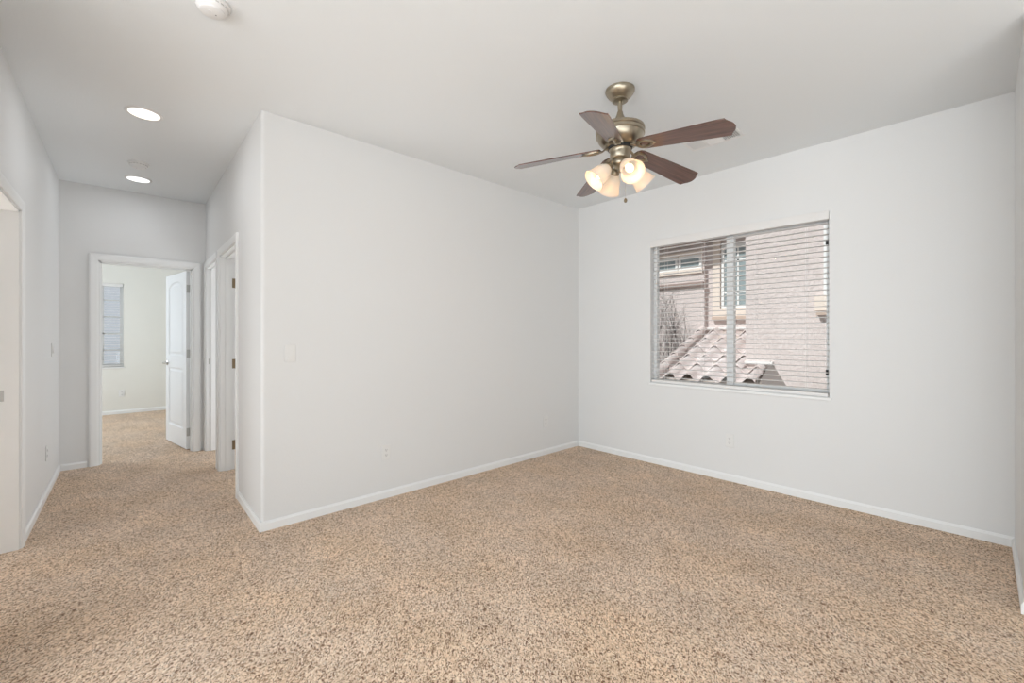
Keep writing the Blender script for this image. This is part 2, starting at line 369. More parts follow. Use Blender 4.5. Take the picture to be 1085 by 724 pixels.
# ------------------------------------------------------------------ doors
def handle_set(parent, X):
    h = MB()
    h.lathe([(.0, .0), (.031, .0), (.031, .006), (.022, .012), (.011, .014), (.011, .045), (.0, .047)], X, 20)
    h.tube([(0, 0, .042), (-.02, 0, .048), (-.06, 0, .05), (-.105, -.004, .045)], [.010, .010, .008, .007], 10, X)
    return h.build('handle', 'nickel', parent, smooth=True)
def hinge(mb, x, y, z, ax):
    for k in range(3): mb.lathe([(.0065, -.044 + k * .03), (.0065, -.016 + k * .03)], Matrix.Translation((x, y, z)), 10)
    for a, b in ax: mb.box(x, y, z - .044, x + a, y + b, z + .044)
    return mb
def door_leaf(name, width, height):
    # local: x from hinge to latch, y thickness 0..0.035 (y=0 face seen), panels recessed on both faces
    t = .035; z0 = .012
    root = None
    o = MB()
    st = .115; px0, px1 = st, width - st
    zb0, zb1, zt0, zt1 = .22, .90, 1.04, 1.84
    mid = (px0 + px1) / 2
    arch = []
    N = 16; shoulder = .055
    for k in range(N + 1):
        u = k / N; x = px1 - (px1 - px0) * u
        # flat shoulder then a raised round arch
        e = min(1, max(0, (0.5 - abs(u - .5)) / .42)); zz = zt1 + shoulder * math.sin(e * math.pi / 2) * (1 if e > 0 else 0)
        if k in (0, N): zz = zt1
        arch.append((x, zz))
    def rect(x0, x1, a, b): return [(x0, a), (x1, a), (x1, b), (x0, b)]
    top = [(px0, zt0), (px1, zt0)] + arch
    bot = rect(px0, px1, zb0, zb1)
    def inset(poly, d):
        c = (sum(p[0] for p in poly) / len(poly), sum(p[1] for p in poly) / len(poly))
        x0 = min(p[0] for p in poly); x1 = max(p[0] for p in poly); a = min(p[1] for p in poly); b = max(p[1] for p in poly)
        return [(x0 + d + (p[0] - x0) * (x1 - x0 - 2 * d) / (x1 - x0), a + d + (p[1] - a) * (b - a - 2 * d) / (b - a)) for p in poly]
    bm = bmesh.new()
    def face_side(y, sgn):
        # outer sheet with two holes via triangle fill
        loops = [rect(0, width, z0, height), top, bot]
        edges = []; holes = []
        for L in loops:
            vs = [bm.verts.new((x, y, z)) for x, z in L]
            edges += [bm.edges.new((vs[i], vs[(i + 1) % len(vs)])) for i in range(len(vs))]
            holes.append(vs)
        bmesh.ops.triangle_fill(bm, use_beauty=True, use_dissolve=False, edges=edges)
        # remove faces that landed inside the panel holes
        for P, vs in ((top, holes[1]), (bot, holes[2])):
            inner = set(vs)
            kill = [f for f in bm.faces if all(v in inner for v in f.verts)]
            bmesh.ops.delete(bm, geom=kill, context='FACES_ONLY')
            prev = vs
            for d, dy in ((.012, .009), (.030, .009), (.045, .002)):
                q = [bm.verts.new((x, y + sgn * dy, z)) for x, z in inset(P, d)]
                for i in range(len(q)):
                    bm.faces.new((prev[i], prev[(i + 1) % len(q)], q[(i + 1) % len(q)], q[i]))
                prev = q
            bm.faces.new(prev)
        return holes[0]
    a = face_side(0, 1); b = face_side(t, -1)
    for i in range(4): bm.faces.new((a[i], a[(i + 1) % 4], b[(i + 1) % 4], b[i]))
    bmesh.ops.recalc_face_normals(bm, faces=bm.faces)
    me = bpy.data.meshes.new(name); bm.to_mesh(me); bm.free(); me.materials.append(M['door_paint'])
    ob = bpy.data.objects.new(name, me); C.objects.link(ob)
    return ob
d1 = door_leaf('door_1', .757, 1.985)
struct(d1, 'open white arched panel door in the bedroom at the end of the hall')
ang = math.atan2(.751, -.135)
d1.location = (E1 - .026, YE + .117, 0); d1.rotation_euler = (0, 0, ang)
# lever handles on both faces, near the latch edge
handle_set(d1, Matrix.Translation((.757 - .065, .035, .945)) @ Matrix.Rotation(R(-90), 4, 'X'))
handle_set(d1, Matrix.Translation((.757 - .065, 0, .945)) @ Matrix.Rotation(R(90), 4, 'X'))
for z in (.20, 1.07, 1.79):
    h = MB()
    for k in range(3): h.lathe([(.0065, -.044 + k * .03), (.0065, -.016 + k * .03)], Matrix.Translation((-.004, -.004, z)), 10)
    h.box(-.0025, 0, z - .044, 0, .032, z + .044); h.box(-.004, -.004, z - .044, -.001, .03, z + .044)
    h.build('hinge', 'nickel', d1, smooth=True)
d2 = door_leaf('door_2', .80, 1.985)
struct(d2, 'white door standing open inside the side room')
d2.location = (XR + .122, D1b - .06, 0); d2.rotation_euler = (0, 0, R(-2))
for z in (.233, 1.003, 1.768):
    h = MB()
    for k in range(3): h.lathe([(.007, -.046 + k * .031), (.007, -.017 + k * .031)], Matrix.Translation((-.004, .052, z)), 10)
    h.box(-.030, .039, z - .044, -.006, .0415, z + .044); h.box(-.004, .036, z - .046, .001, .052, z + .046)
    h.build('hinge', 'dark_bronze', d2, smooth=True)
# strike plates set in the jambs
s = MB().box(XL - .075, L1 - .0195, .885, XL - .058, L1 - .0178, .950).build('strike_plate', 'nickel'); tag(s, 'small metal strike plate on the jamb at the left edge', 'strike plate')
s = MB().box(XR + .020, D2b - .0195, .955, XR + .034, D2b - .0178, 1.015).build('strike_plate', 'nickel'); tag(s, 'small metal strike plate on the far right hall doorway jamb', 'strike plate')

# ------------------------------------------------------------------ main window
w1 = struct(MB().box(U0, .066, Z0, U0 + .030, .126, Z1, WF).box(U1 - .018, .066, Z0, U1, .126, Z1, WF)
            .box(U0 + .030, .066, Z0, U1 - .018, .126, Z0 + .035, WF).box(U0 + .030, .066, Z1 - .035, U1 - .018, .126, Z1, WF)
            .build('window_1', 'vinyl', bevel=.003), 'white sliding window in the right wall')
um = (U0 + U1) / 2
MB().box(um - .030, .064, Z0 + .035, um + .030, .122, Z1 - .035, WF).build('meeting_stile', 'vinyl', w1, bevel=.003)
sf = MB(); a0, a1, b0, b1 = um + .030, U1 - .018, Z0 + .035, Z1 - .035
sf.box(a0, .08, b0, a1, .104, b0 + .022, WF); sf.box(a0, .08, b1 - .022, a1, .104, b1, WF); sf.box(a1 - .014, .08, b0 + .022, a1, .104, b1 - .022, WF)
sf.build('sash_frame', 'vinyl', w1, bevel=.002)
MB().box(U0 + .030, .108, Z0 + .035, um - .03, .112, Z1 - .035, WF).build('glass_pane', 'window_glass', w1)
MB().box(um + .03, .090, Z0 + .057, U1 - .032, .094, Z1 - .057, WF).build('glass_pane', 'window_glass', w1)
for z in (.985, 1.99):
    MB().box(U1 - .034, .064, z - .022, U1 - .016, .081, z + .022, WF).build('latch', 'gap_black', w1, bevel=.002)
struct(MB().box(U0 - .012, -.014, Z0 - .022, U1 + .012, .0, Z0, WF).box(U0, 0, Z0 - .001, U1, .066, Z0 + .004, WF).build('trim_5', 'trim_paint', bevel=.003), 'white sill under the window')

# blind: open two-inch slats
bl = thing('window_blind', 'white horizontal slat blind hanging open over the window of the main room', 'blind', WF @ Vector((um, .03, Z0)), 0)
BX4 = Matrix.Translation(-(WF @ Vector((um, .03, Z0)))) @ WF
sl = MB(); zt, zb, ns = 2.128, .862, 31
for k in range(ns):
    z = zb + (zt - zb) * k / (ns - 1); c = .0022; h = .0014
    pts = [(.006, z - c), (.018, z), (.031, z + c * .35), (.044, z), (.056, z - c)]
    vs = []; n = len(pts)
    for u in (U0 + .012, U1 - .010):
        vs += [(u, y, zz + h) for y, zz in pts] + [(u, y, zz - h) for y, zz in reversed(pts)]
    q = 2 * n
    sl.add(vs, [tuple(range(q - 1, -1, -1)), tuple(range(q, 2 * q))] + [(i, (i + 1) % q, q + (i + 1) % q, q + i) for i in range(q)], BX4)
sl.build('slats', 'slat_white', bl)
MB().box(U0 + .004, -.010, 2.150, U1 - .002, .004, 2.212, BX4).box(U0 + .004, -.006, 2.212, U1 - .002, .002, 2.218, BX4).box(U1 - .012, .004, 2.150, U1 - .002, .03, 2.2045, BX4).build('valance', 'slat_white', bl, bevel=.002)
MB().box(U0 + .012, .006, 2.150, U1 - .014, .058, 2.198, BX4).build('headrail', 'slat_white', bl)
MB().box(U0 + .010, .004, .805, U1 - .008, .057, .832, BX4).build('bottom_rail', 'slat_white', bl, bevel=.003)
cd = MB()
for u in (U0 + .15, um - .22, um + .22, U1 - .15):
    for y in (.004, .0585): cd.tube([(u, y, .83), (u, y, 2.15)], .0012, 5, BX4)
cd.build('ladder_cords', 'slat_white', bl)
wd = MB().tube([(U0 + .072, -.014, 2.14), (U0 + .073, -.014, 1.555)], .0045, 8, BX4).build('tilt_wand', 'slat_white', bl, smooth=True)

# ------------------------------------------------------------------ bedroom window + blind
w2 = struct(MB().box(FW0, YB + .075, FZ0, FW0 + .045, YB + .13, FZ1).box(FW1 - .045, YB + .075, FZ0, FW1, YB + .13, FZ1)
            .box(FW0 + .045, YB + .075, FZ0, FW1 - .045, YB + .13, FZ0 + .045).box(FW0 + .045, YB + .075, FZ1 - .045, FW1 - .045, YB + .13, FZ1)
            .build('window_2', 'vinyl', bevel=.003), 'white gridded window in the bedroom at the end of the hall')
g = MB()
for k in range(1, 5): z = FZ0 + (FZ1 - FZ0) * k / 5; g.box(FW0 + .045, YB + .094, z - .012, FW1 - .045, YB + .100, z + .012)
for k in range(1, 5): x = FW0 + (FW1 - FW0) * k / 5; g.box(x - .011, YB + .094, FZ0 + .045, x + .011, YB + .100, FZ1 - .045)
g.build('muntin_grid', 'vinyl', w2)
MB().box(FW0 + .045, YB + .101, FZ0 + .045, FW1 - .045, YB + .105, FZ1 - .045).build('glass_pane', 'window_glass', w2)
struct(MB().box(FW0 - .012, YB - .012, FZ0 - .022, FW1 + .012, YB, FZ0).build('trim_6', 'trim_paint'), 'white sill under the bedroom window')
b2 = thing('window_blind', 'white slat blind over the bedroom window seen through the end doorway', 'blind', ((FW0 + FW1) / 2, YB + .03, FZ0))
X2 = Matrix.Translation((-(FW0 + FW1) / 2, -.03, -FZ0)); s2 = MB(); nn = 30
for k in range(nn):
    z = FZ0 + .06 + (FZ1 - FZ0 - .13) * k / (nn - 1)
    s2.add([(FW0 + .01, .006, z - .002), (FW1 - .01, .006, z - .002), (FW1 - .01, .054, z + .002), (FW0 + .01, .054, z + .002),
            (FW0 + .01, .006, z + .001), (FW1 - .01, .006, z + .001), (FW1 - .01, .054, z + .005), (FW0 + .01, .054, z + .005)],
           [(0, 3, 2, 1), (4, 5, 6, 7), (0, 1, 5, 4), (1, 2, 6, 5), (2, 3, 7, 6), (3, 0, 4, 7)], X2)
s2.build('slats', 'slat_white', b2)
MB().box(FW0 + .006, -.004, FZ1 - .052, FW1 - .006, .055, FZ1 - .003, X2).build('headrail', 'slat_white', b2, bevel=.002)
MB().box(FW0 + .01, .006, FZ0 + .012, FW1 - .01, .052, FZ0 + .030, X2).build('bottom_rail', 'slat_white', b2, bevel=.002)

# ------------------------------------------------------------------ switches and outlets
def plate(X, kind, name, label, cat, group=None):
    loc = X.translation; o = thing(name, label, cat, loc, 0, group); Y = Matrix.Translation(-loc) @ X
    MB().box(-.035, 0, -.0575, .035, .006, .0575, Y).build('cover_plate', 'plate_plastic', o, bevel=.003)
    if kind == 'switch':
        MB().box(-.0175, .006, -.034, .0175, .0075, .034, Y).build('bezel', 'plate_plastic', o)
        MB().add([(-.0155, .0075, -.0315), (.0155, .0075, -.0315), (.0155, .0075, .0315), (-.0155, .0075, .0315),
                  (-.0155, .0125, -.0315), (.0155, .0125, -.0315), (.0155, .008, .0315), (-.0155, .008, .0315)],
                 [(0, 3, 2, 1), (4, 5, 6, 7), (0, 1, 5, 4), (1, 2, 6, 5), (2, 3, 7, 6), (3, 0, 4, 7)], Y).build('rocker', 'plate_plastic', o)
    elif kind == 'outlet':
        for s in (1, -1):
            pr = [(.0165 * math.cos(t), .0145 * math.sin(t)) for t in [2 * math.pi * k / 20 for k in range(20)]]
            q = Y @ Matrix.Translation((0, .006, .0195 * s)) @ Matrix.Rotation(R(-90), 4, 'X')
            f = MB().prism(pr, 0, .002, q).build('receptacle', 'plate_plastic', o)
            sl_ = MB()
            for x in (-.0062, .0062): sl_.box(x - .0014, .0080, .0195 * s - .002, x + .0014, .0086, .0195 * s + .007, Y)
            sl_.box(-.0025, .0080, .0195 * s - .0095, .0025, .0086, .0195 * s - .005, Y)
            sl_.build('slots', 'socket_dark', f)
    else:
        MB().lathe([(.0, .006), (.008, .006), (.008, .009), (.0045, .010), (.0045, .017), (.0, .017)], Y @ Matrix.Rotation(R(-90), 4, 'X'), 14).build('jack', 'nickel', o)
    return o
def wall_x(n, x, y, z):   # plate frame facing n
    n = Vector(n).normalized(); a = Vector((0, 0, 1)).cross(n) * -1
    return Matrix(((a.x, n.x, 0, x), (a.y, n.y, 0, y), (0, 0, 1, z), (0, 0, 0, 1)))
plate(wall_x((0, -1, 0), .815, AY, 1.15), 'switch', 'light_switch', 'white rocker light switch on the left wall near the outer corner', 'light switch')
plate(wall_x((0, -1, 0), 1.503, AY, .355), 'outlet', 'power_outlet', 'white power outlet low on the left wall below and right of the light switch', 'outlet')
plate(wall_x((0, -1, 0), 3.318, AY, .352), 'outlet', 'power_outlet', 'white outlet low on the left wall close to the far room corner', 'outlet')
plate(wall_x(-wout, *(WF @ Vector((1.655, 0, 0)))[:2], .352), 'outlet', 'power_outlet', 'white power outlet low on the wall under the main window', 'outlet')
plate(wall_x((1, 0, 0), XL, 5.31, 1.15), 'switch', 'light_switch', 'white light switch on the left hall wall seen edge on', 'light switch')
plate(wall_x((1, 0, 0), XL, 4.96, .34), 'outlet', 'power_outlet', 'white outlet low on the left hall wall seen edge on', 'outlet')
plate(wall_x((0, -1, 0), -.065, YB, .33), 'outlet', 'power_outlet', 'white outlet on the bedroom back wall beneath the blind', 'outlet')

# ------------------------------------------------------------------ ceiling fittings
def downlight(x, y, lens, label, watt=E_HALL):
    o = thing('recessed_light', label, 'ceiling light', (x, y, CE), 0, 'recessed hall lights')
    MB().lathe([(.080, -.001), (.083, -.006), (.094, -.006), (.100, -.002), (.100, 0), (.080, 0)], I4, 48, False).build('trim_ring', 'detector_plastic', o, smooth=True)
    MB().lathe([(0, -.0035), (.05, -.0035), (.0805, -.003), (.0805, -.001), (0, -.001)], I4, 48, False).build('lens', lens, o, smooth=True)
    l = light('hall_lamp', 'AREA', (x, y, CE - .012), watt, (.93, .98, 1.04), aim=(x, y, 0), size=.15)
    l.data.shape = 'DISK'
downlight(.084, 3.703, 'lens_glow', 'round lit recessed hall light nearest the main room')
downlight(.079, 5.292, 'lens_glow_cool', 'smaller looking lit recessed light at the far end of the hall ceiling', E_HALLB)
def detector(x, y, label, rz=0):
    o = thing('smoke_detector', label, 'smoke detector', (x, y, CE), rz)
    MB().lathe([(0, 0), (.070, 0), (.070, -.010), (.066, -.014), (0, -.014)], I4, 40, False).build('base', 'detector_plastic', o, smooth=True)
    b = MB().lathe([(.060, -.014), (.060, -.022), (.055, -.030), (.048, -.034), (.046, -.040), (.038, -.044), (0, -.044)], I4, 40, False).build('cover', 'detector_plastic', o, smooth=True)
    v = MB()
    for k in range(18):
        a = 2 * math.pi * k / 18; v.box(.0595, -.006, -.022, .0605, .006, -.017, Matrix.Rotation(a, 4, 'Z'))
    v.build('vents', 'duct_grey', b)
    MB().lathe([(0, -.044), (.008, -.044), (.008, -.046), (0, -.046)], Matrix.Translation((.012, .006, 0)), 16, False).build('test_button', 'detector_plastic', b)
    MB().lathe([(0, -.044), (.0025, -.044), (.0025, -.0455), (0, -.0455)], Matrix.Translation((-.014, .002, 0)), 10, False).build('indicator', 'socket_dark', b)
detector(.278, 2.275, 'white round smoke detector at the top edge above the main room', R(200))
detector(.073, 4.798, 'white smoke detector on the hall ceiling between the two recessed lights')
# supply vent
vt = thing('ceiling_vent', 'white louvred air vent on the ceiling partly behind a fan blade', 'vent', (3.225, 1.34, CE), R(2))
vf = MB(); hx, hy = .10, .19
vf.box(-hx, -hy, -.008, -hx + .022, hy, 0); vf.box(hx - .022, -hy, -.008, hx, hy, 0); vf.box(-hx + .022, -hy, -.008, hx - .022, -hy + .022, 0); vf.box(-hx + .022, hy - .022, -.008, hx - .022, hy, 0)
for y in (-.058, .058): vf.box(-hx + .022, y - .006, -.008, hx - .022, y + .006, 0)
vf.build('frame', 'detector_plastic', vt, bevel=.002)
ls = MB()
for k in range(24):
    y = -hy + .028 + k * (2 * hy - .056) / 23
    if k // 8 == 1: continue
    s_ = -1 if k < 12 else 1
    ls.add([(-.078, y - .004, -.001), (.078, y - .004, -.001), (.078, y + .006 * s_, -.010), (-.078, y + .006 * s_, -.010)], [(0, 1, 2, 3)])
for k in range(9):
    x = -.070 + k * .0175
    ls.add([(x - .004, -.052, -.001), (x - .004, .052, -.001), (x + .006, .052, -.010), (x + .006, -.052, -.010)], [(0, 1, 2, 3)])
ls.build('louvres', 'detector_plastic', vt)
MB().box(-.078, -hy + .022, -.0012, .078, hy - .022, -.0004).build('duct_opening', 'duct_grey', vt)

# ------------------------------------------------------------------ ceiling fan
FX, FY = 2.173, 1.444
fan = thing('ceiling_fan', 'five bladed walnut and antique brass ceiling fan with four lit frosted shades', 'ceiling fan', (FX, FY, 0))
MB().lathe([(0, CE), (.080, CE), (.085, CE - .004), (.085, CE - .016), (.080, CE - .026), (.068, CE - .042), (.050, CE - .056), (.044, CE - .060), (.046, CE - .064), (.046, CE - .070), (.036, CE - .076), (0, CE - .076)], I4, 48, False).build('canopy', 'brass', fan, smooth=True)
MB().lathe([(.0135, CE - .060), (.0135, 2.55)], I4, 20).build('downrod', 'brass', fan, smooth=True)
MB().lathe([(.0138, 2.604), (.017, 2.598), (.020, 2.582), (.027, 2.566), (.033, 2.552), (.036, 2.53), (.036, 2.50), (.0, 2.50)], I4, 28, False).build('yoke_cover', 'brass', fan, smooth=True)
MB().lathe([(0, 2.512), (.070, 2.511), (.115, 2.506), (.134, 2.501), (.141, 2.497), (.143, 2.491), (.143, 2.482), (.138, 2.478), (.138, 2.472), (.142, 2.469), (.142, 2.458), (.136, 2.454), (.133, 2.444), (.126, 2.428), (.114, 2.412), (.098, 2.399), (.080, 2.391), (0, 2.388)], I4, 64, False).build('motor_housing', 'brass', fan, smooth=True)
MB().lathe([(.070, 2.392), (.070, 2.374), (0, 2.374)], I4, 40, False).build('flywheel', 'gap_black', fan, smooth=True)
MB().lathe([(.064, 2.376), (.066, 2.372), (.060, 2.366), (.058, 2.352), (.058, 2.326), (.053, 2.318), (.040, 2.312), (.0, 2.312)], I4, 40, False).build('switch_housing', 'brass', fan, smooth=True)
kit = MB().lathe([(.040, 2.315), (.046, 2.306), (.046, 2.290), (.038, 2.278), (.024, 2.270), (.014, 2.264), (.010, 2.254), (.014, 2.249), (.008, 2.240), (0, 2.238)], I4, 36, False).build('light_kit', 'brass', fan, smooth=True)
# blades
RT = .64; HW0, HW1 = .052, .071
def outline():
    pts = []
    r0 = .112
    for k in range(7):
        a = math.pi / 2 + k * math.pi / 6
        pts.append((r0 + .035 + .035 * math.cos(a), HW0 * math.sin(a)))
    pts.append((RT - .075, -HW1))
    edge = [(.034, .071), (.030, .060), (.022, .047), (.012, .036), (.005, .024), (.001, .010), (0, 0)]
    for d, y in edge: pts.append((RT - d, -y))
    for d, y in reversed(edge[:-1]): pts.append((RT - d, y))
    pts.append((RT - .075, HW1))
    return pts
OUT = outline()
PITCH = R(-13)
for k in range(5):
    a = R(-86 + 72 * k)
    X = Matrix.Rotation(a, 4, 'Z') @ Matrix.Translation((0, 0, 2.389)) @ Matrix.Rotation(R(7.8), 4, 'Y') @ Matrix.Rotation(PITCH, 4, 'X')
    b = MB().prism(OUT, -.003, .003).build('blade', 'walnut', fan, bevel=.0015, seg=1); b.matrix_local = X
    iron = MB()
    # oval medallion ring under the blade root
    N = 28; ri = []; 
    def oval(s, t, z): return (.163 + s * .056 * math.cos(t) - (.010 * s if math.cos(t) > .8 else 0) * 0, s * .036 * math.sin(t) * (1 - .25 * math.cos(t)), z)
    vs = []; fs = []
    for j in range(N):
        t = 2 * math.pi * j / N
        vs += [oval(1.0, t, -.0035), oval(1.0, t, -.010), oval(.80, t, -.014), oval(.58, t, -.010), oval(.58, t, -.0035)]
    for j in range(N):
        for i in range(5):
            fs.append((j * 5 + i, j * 5 + (i + 1) % 5, ((j + 1) % N) * 5 + (i + 1) % 5, ((j + 1) % N) * 5 + i))
    iron.add(vs, fs)
    ir = iron; inv = X.inverted() @ Matrix.Rotation(a, 4, 'Z')
    ir.tube([inv @ Vector(p) for p in ((.060, 0, 2.383), (.078, 0, 2.383), (.092, 0, 2.376), (.104, 0, 2.367), (.120, 0, 2.362))], [.011, .010, .009, .009, .010], 10, I4, .55)
    ir.tube([(.205, 0, -.008), (.228, 0, -.009)], [.010, .004], 8, I4, .6)
    i_ = ir.build('blade_iron', 'brass', fan, smooth=True); i_.matrix_local = X
    for (px, py) in ((.190, .018), (.190, -.018), (.127, 0)):
        MB().lathe([(.0045, -.008), (.0045, -.0125), (.002, -.0145), (0, -.0145)], Matrix.Translation((px, py, 0)), 10, False).build('screw', 'brass', i_, smooth=True)
# light shades
for k in range(4):
    a = R(238.6 + 90 * k); d = Vector((math.cos(a), math.sin(a), 0))
    N0 = d * .066 + Vector((0, 0, 2.272)); M0 = d * .165 + Vector((0, 0, 2.180))
    ax = (M0 - N0); L = ax.length; Q = ax.to_track_quat('Z', 'Y').to_matrix().to_4x4(); X = Matrix.Translation(N0) @ Q
    MB().tube([d * .030 + Vector((0, 0, 2.296)), d * .050 + Vector((0, 0, 2.300)), d * .062 + Vector((0, 0, 2.288)), N0 + ax * .05], [.010, .009, .009, .010], 10).build('lamp_arm', 'brass', kit, smooth=True)
    MB().lathe([(.0, -.012), (.016, -.012), (.024, -.004), (.029, .006), (.030, .016), (.026, .018), (0, .012)], X, 28, False).build('lamp_cup', 'brass', kit, smooth=True)
    pr = [(.025, .012), (.031, .018), (.041, .034), (.049, .056), (.053, .080), (.056, .100), (.061, .118), (.069, .134)]
    inn = [(r - .003, z) for r, z in reversed(pr)]
    MB().lathe(pr + [(.0685, .1365)] + inn, X, 40, False).build('lamp_shade', 'frosted_glass', kit, smooth=True)
    MB().lathe([(0, .012), (.012, .012), (.013, .040), (.020, .055), (.0245, .074), (.022, .092), (.012, .102), (0, .105)], X, 20, False).build('bulb', 'bulb_glow', kit, smooth=True)
    p = X @ Vector((0, 0, .112))
    lp = light('fan_lamp', 'POINT', Vector((FX, FY, 0)) + p, E_FAN, (1.0, .52, .20)); lp.data.shadow_soft_size = .012
ch = MB()
for j in range(48):
    ch.lathe([(0, -.0016), (.0016, 0), (0, .0016)], Matrix.Translation((.012, -.030, 2.312 - j * .005)), 6, False)
c_ = ch.tube([(.012, -.030, 2.315), (.012, -.030, 2.08)], .0008, 5).build('pull_chain', 'chain_metal', fan)
MB().lathe([(0, 2.084), (.003, 2.082), (.009, 2.074), (.010, 2.066), (.007, 2.058), (0, 2.055)], Matrix.Translation((.012, -.030, 0)), 16, False).build('chain_fob', 'dark_bronze', c_, smooth=True)

# ------------------------------------------------------------------ outside: ground and the neighbouring house
struct(MB().box(-30, -30, -3.3, 40, 40, -3.1).build('ground', 'gravel'), 'gravel side yard')
nh = thing('neighbouring_house', 'pink stucco neighbouring house with tiled roof seen through the main window', 'house', (9, 3, -3.1))
OX = Matrix.Translation((-9, -3, 3.1))
SX, BXW, CX = 7.2, 8.6, 8.5      # front wall, recessed wall, stepped wall
sw = MB(); SY = 2.49
sw.box(SX, -5, -3.1, SX + .25, 1.46, 5.2, OX); sw.box(SX, 1.46, -3.1, SX + .25, SY, 5.2, OX); sw.box(SX + .25, SY - .25, -3.1, BXW + .25, SY, 5.2, OX)
sw.build('front_wall', 'pink_stucco', nh)
MB().box(BXW, SY, -3.1, BXW + .25, 8, 3.5, OX).build('recessed_wall', 'pink_stucco', nh)
CY = 3.70
MB().box(CX, CY, -3.1, BXW, 8, 3.4, OX).build('stepped_wall', 'pink_stucco', nh)
# window of the recessed wall
def nwin(x, y0, y1, z0, z1, ny, nz, name='house_window', fr=.05):
    f = MB(); d = .03
    f.box(x - d, y0, z0, x, y0 + fr, z1, OX); f.box(x - d, y1 - fr, z0, x, y1, z1, OX); f.box(x - d, y0 + fr, z0, x, y1 - fr, z0 + fr, OX); f.box(x - d, y0 + fr, z1 - fr, x, y1 - fr, z1, OX)
    o = f.build(name, 'vinyl', nh)
    MB().box(x - .012, y0 + fr, z0 + fr, x - .006, y1 - fr, z1 - fr, OX).build('pane', 'neighbour_glass', o)
    g = MB()
    for k in range(1, ny): y = y0 + (y1 - y0) * k / ny; g.box(x - .02, y - .015, z0 + fr, x - .012, y + .015, z1 - fr, OX)
    for k in range(1, nz): z = z0 + (z1 - z0) * k / nz; g.box(x - .02, y0 + fr, z - .015, x - .012, y1 - fr, z + .015, OX)
    if g.v: g.build('muntin_grid', 'vinyl', o)
    return o
nwin(BXW, 2.50, 3.40, 1.79, 3.02, 3, 4)
t_ = MB(); t_.box(BXW - .05, 3.42, 1.62, BXW, 3.56, 3.12, OX); t_.box(BXW - .05, SY, 1.64, BXW, 3.42, 1.79, OX)
t_.build('window_trim', 'cream_stucco', nh)
MB().box(BXW - .09, SY, 1.575, BXW, 3.56, 1.64, OX).build('sill_band', 'tan_board', nh)
nwin(CX, 3.74, 4.22, 2.62, 2.90, 1, 1)
nwin(CX, 4.24, 5.30, 2.62, 2.90, 1, 1)
MB().box(CX - .05, CY + .02, 2.90, CX, 8, 2.98, OX).box(CX - .05, CY + .02, 2.53, CX, 8, 2.62, OX).build('window_trim', 'cream_stucco', nh)
MB().box(CX - .07, CY, 2.27, CX, 8, 2.345, OX).build('belt_band', 'brown_board', nh)
# eaves
MB().box(CX - .34, CY - .12, 3.10, CX, 8, 3.14, OX).build('soffit', 'brown_board', nh)
MB().box(CX - .38, CY - .12, 3.09, CX - .34, 8, 3.22, OX).build('fascia', 'tan_board', nh)
MB().box(BXW - .34, SY, 3.20, BXW, CY, 3.24, OX).box(BXW - .37, SY, 3.19, BXW - .34, CY - .13, 3.34, OX).build('fascia', 'grey_panel', nh)
ur = MB(); ur.add([(CX - .42, CY - .15, 3.20), (CX - .42, 8, 3.20), (11, 8, 4.3), (11, CY - .15, 4.3), (CX - .42, CY - .15, 3.28), (CX - .42, 8, 3.28), (11, 8, 4.38), (11, CY - .15, 4.38)],
                  [(0, 3, 2, 1), (4, 5, 6, 7), (0, 1, 5, 4), (1, 2, 6, 5), (2, 3, 7, 6), (3, 0, 4, 7)], OX)
ur.build('upper_roof', 'roof_tile', nh)
# bigger window of the front wall just past the right end of the opening
nwin(SX, .35, 1.475, 1.83, 3.4, 1, 1)
MB().box(SX - .06, .30, 1.62, SX, 1.575, 1.83, OX).build('window_trim', 'cream_stucco', nh)
MB().box(SX - .10, .30, 1.555, SX, 1.545, 1.61, OX).build('sill_band', 'tan_board', nh)
# lower tiled roof: S-profile tiles in overlapping courses
EXv, EZ, SLP = 6.68, .565, .42
def tile_field(y0, y1, x1, tw=.305, course=.37):
    rt = MB(); ncol = int(round((y1 - y0) / tw)); n = 10
    prof = []
    for j in range(n + 1):
        u = j / n; prof.append((u, .058 * math.sin(u * 2 * math.pi) + .012))
    Lx = x1 - EXv; rows = int(math.ceil(Lx / (course * .92)))
    for r in range(rows):
        xa = EXv + r * course * .92; xb = min(xa + course * 1.06, x1 + .02)
        if xb - xa < .05: continue
        for c in range(ncol):
            jy = random.uniform(-.006, .006); jz = random.uniform(-.004, .006)
            vs = []; fs = []
            for (x, lift) in ((xa, .046), (xb, .0)):
                zb_ = EZ + (x - EXv) * SLP + lift + jz
                for u, h in prof: vs.append((x, y0 + (c + u) * tw + jy, zb_ + h))
                for u, h in prof: vs.append((x, y0 + (c + u) * tw + jy, zb_ + h - .020))
            m = n + 1
            for j in range(n):
                fs += [(j, j + 1, 2 * m + j + 1, 2 * m + j), (m + j, 3 * m + j, 3 * m + j + 1, m + j + 1), (j, m + j, m + j + 1, j + 1), (2 * m + j, 2 * m + j + 1, 3 * m + j + 1, 3 * m + j)]
            fs += [(0, 2 * m, 3 * m, m), (n, m + n, 3 * m + n, 2 * m + n)]
            rt.add(vs, fs, OX)
    return rt
tile_field(SY, 3.71, BXW).build('lower_roof_tiles', 'roof_tile', nh, smooth=True)
tile_field(2.185, SY, SX).build('lower_roof_tiles', 'roof_tile', nh, smooth=True)
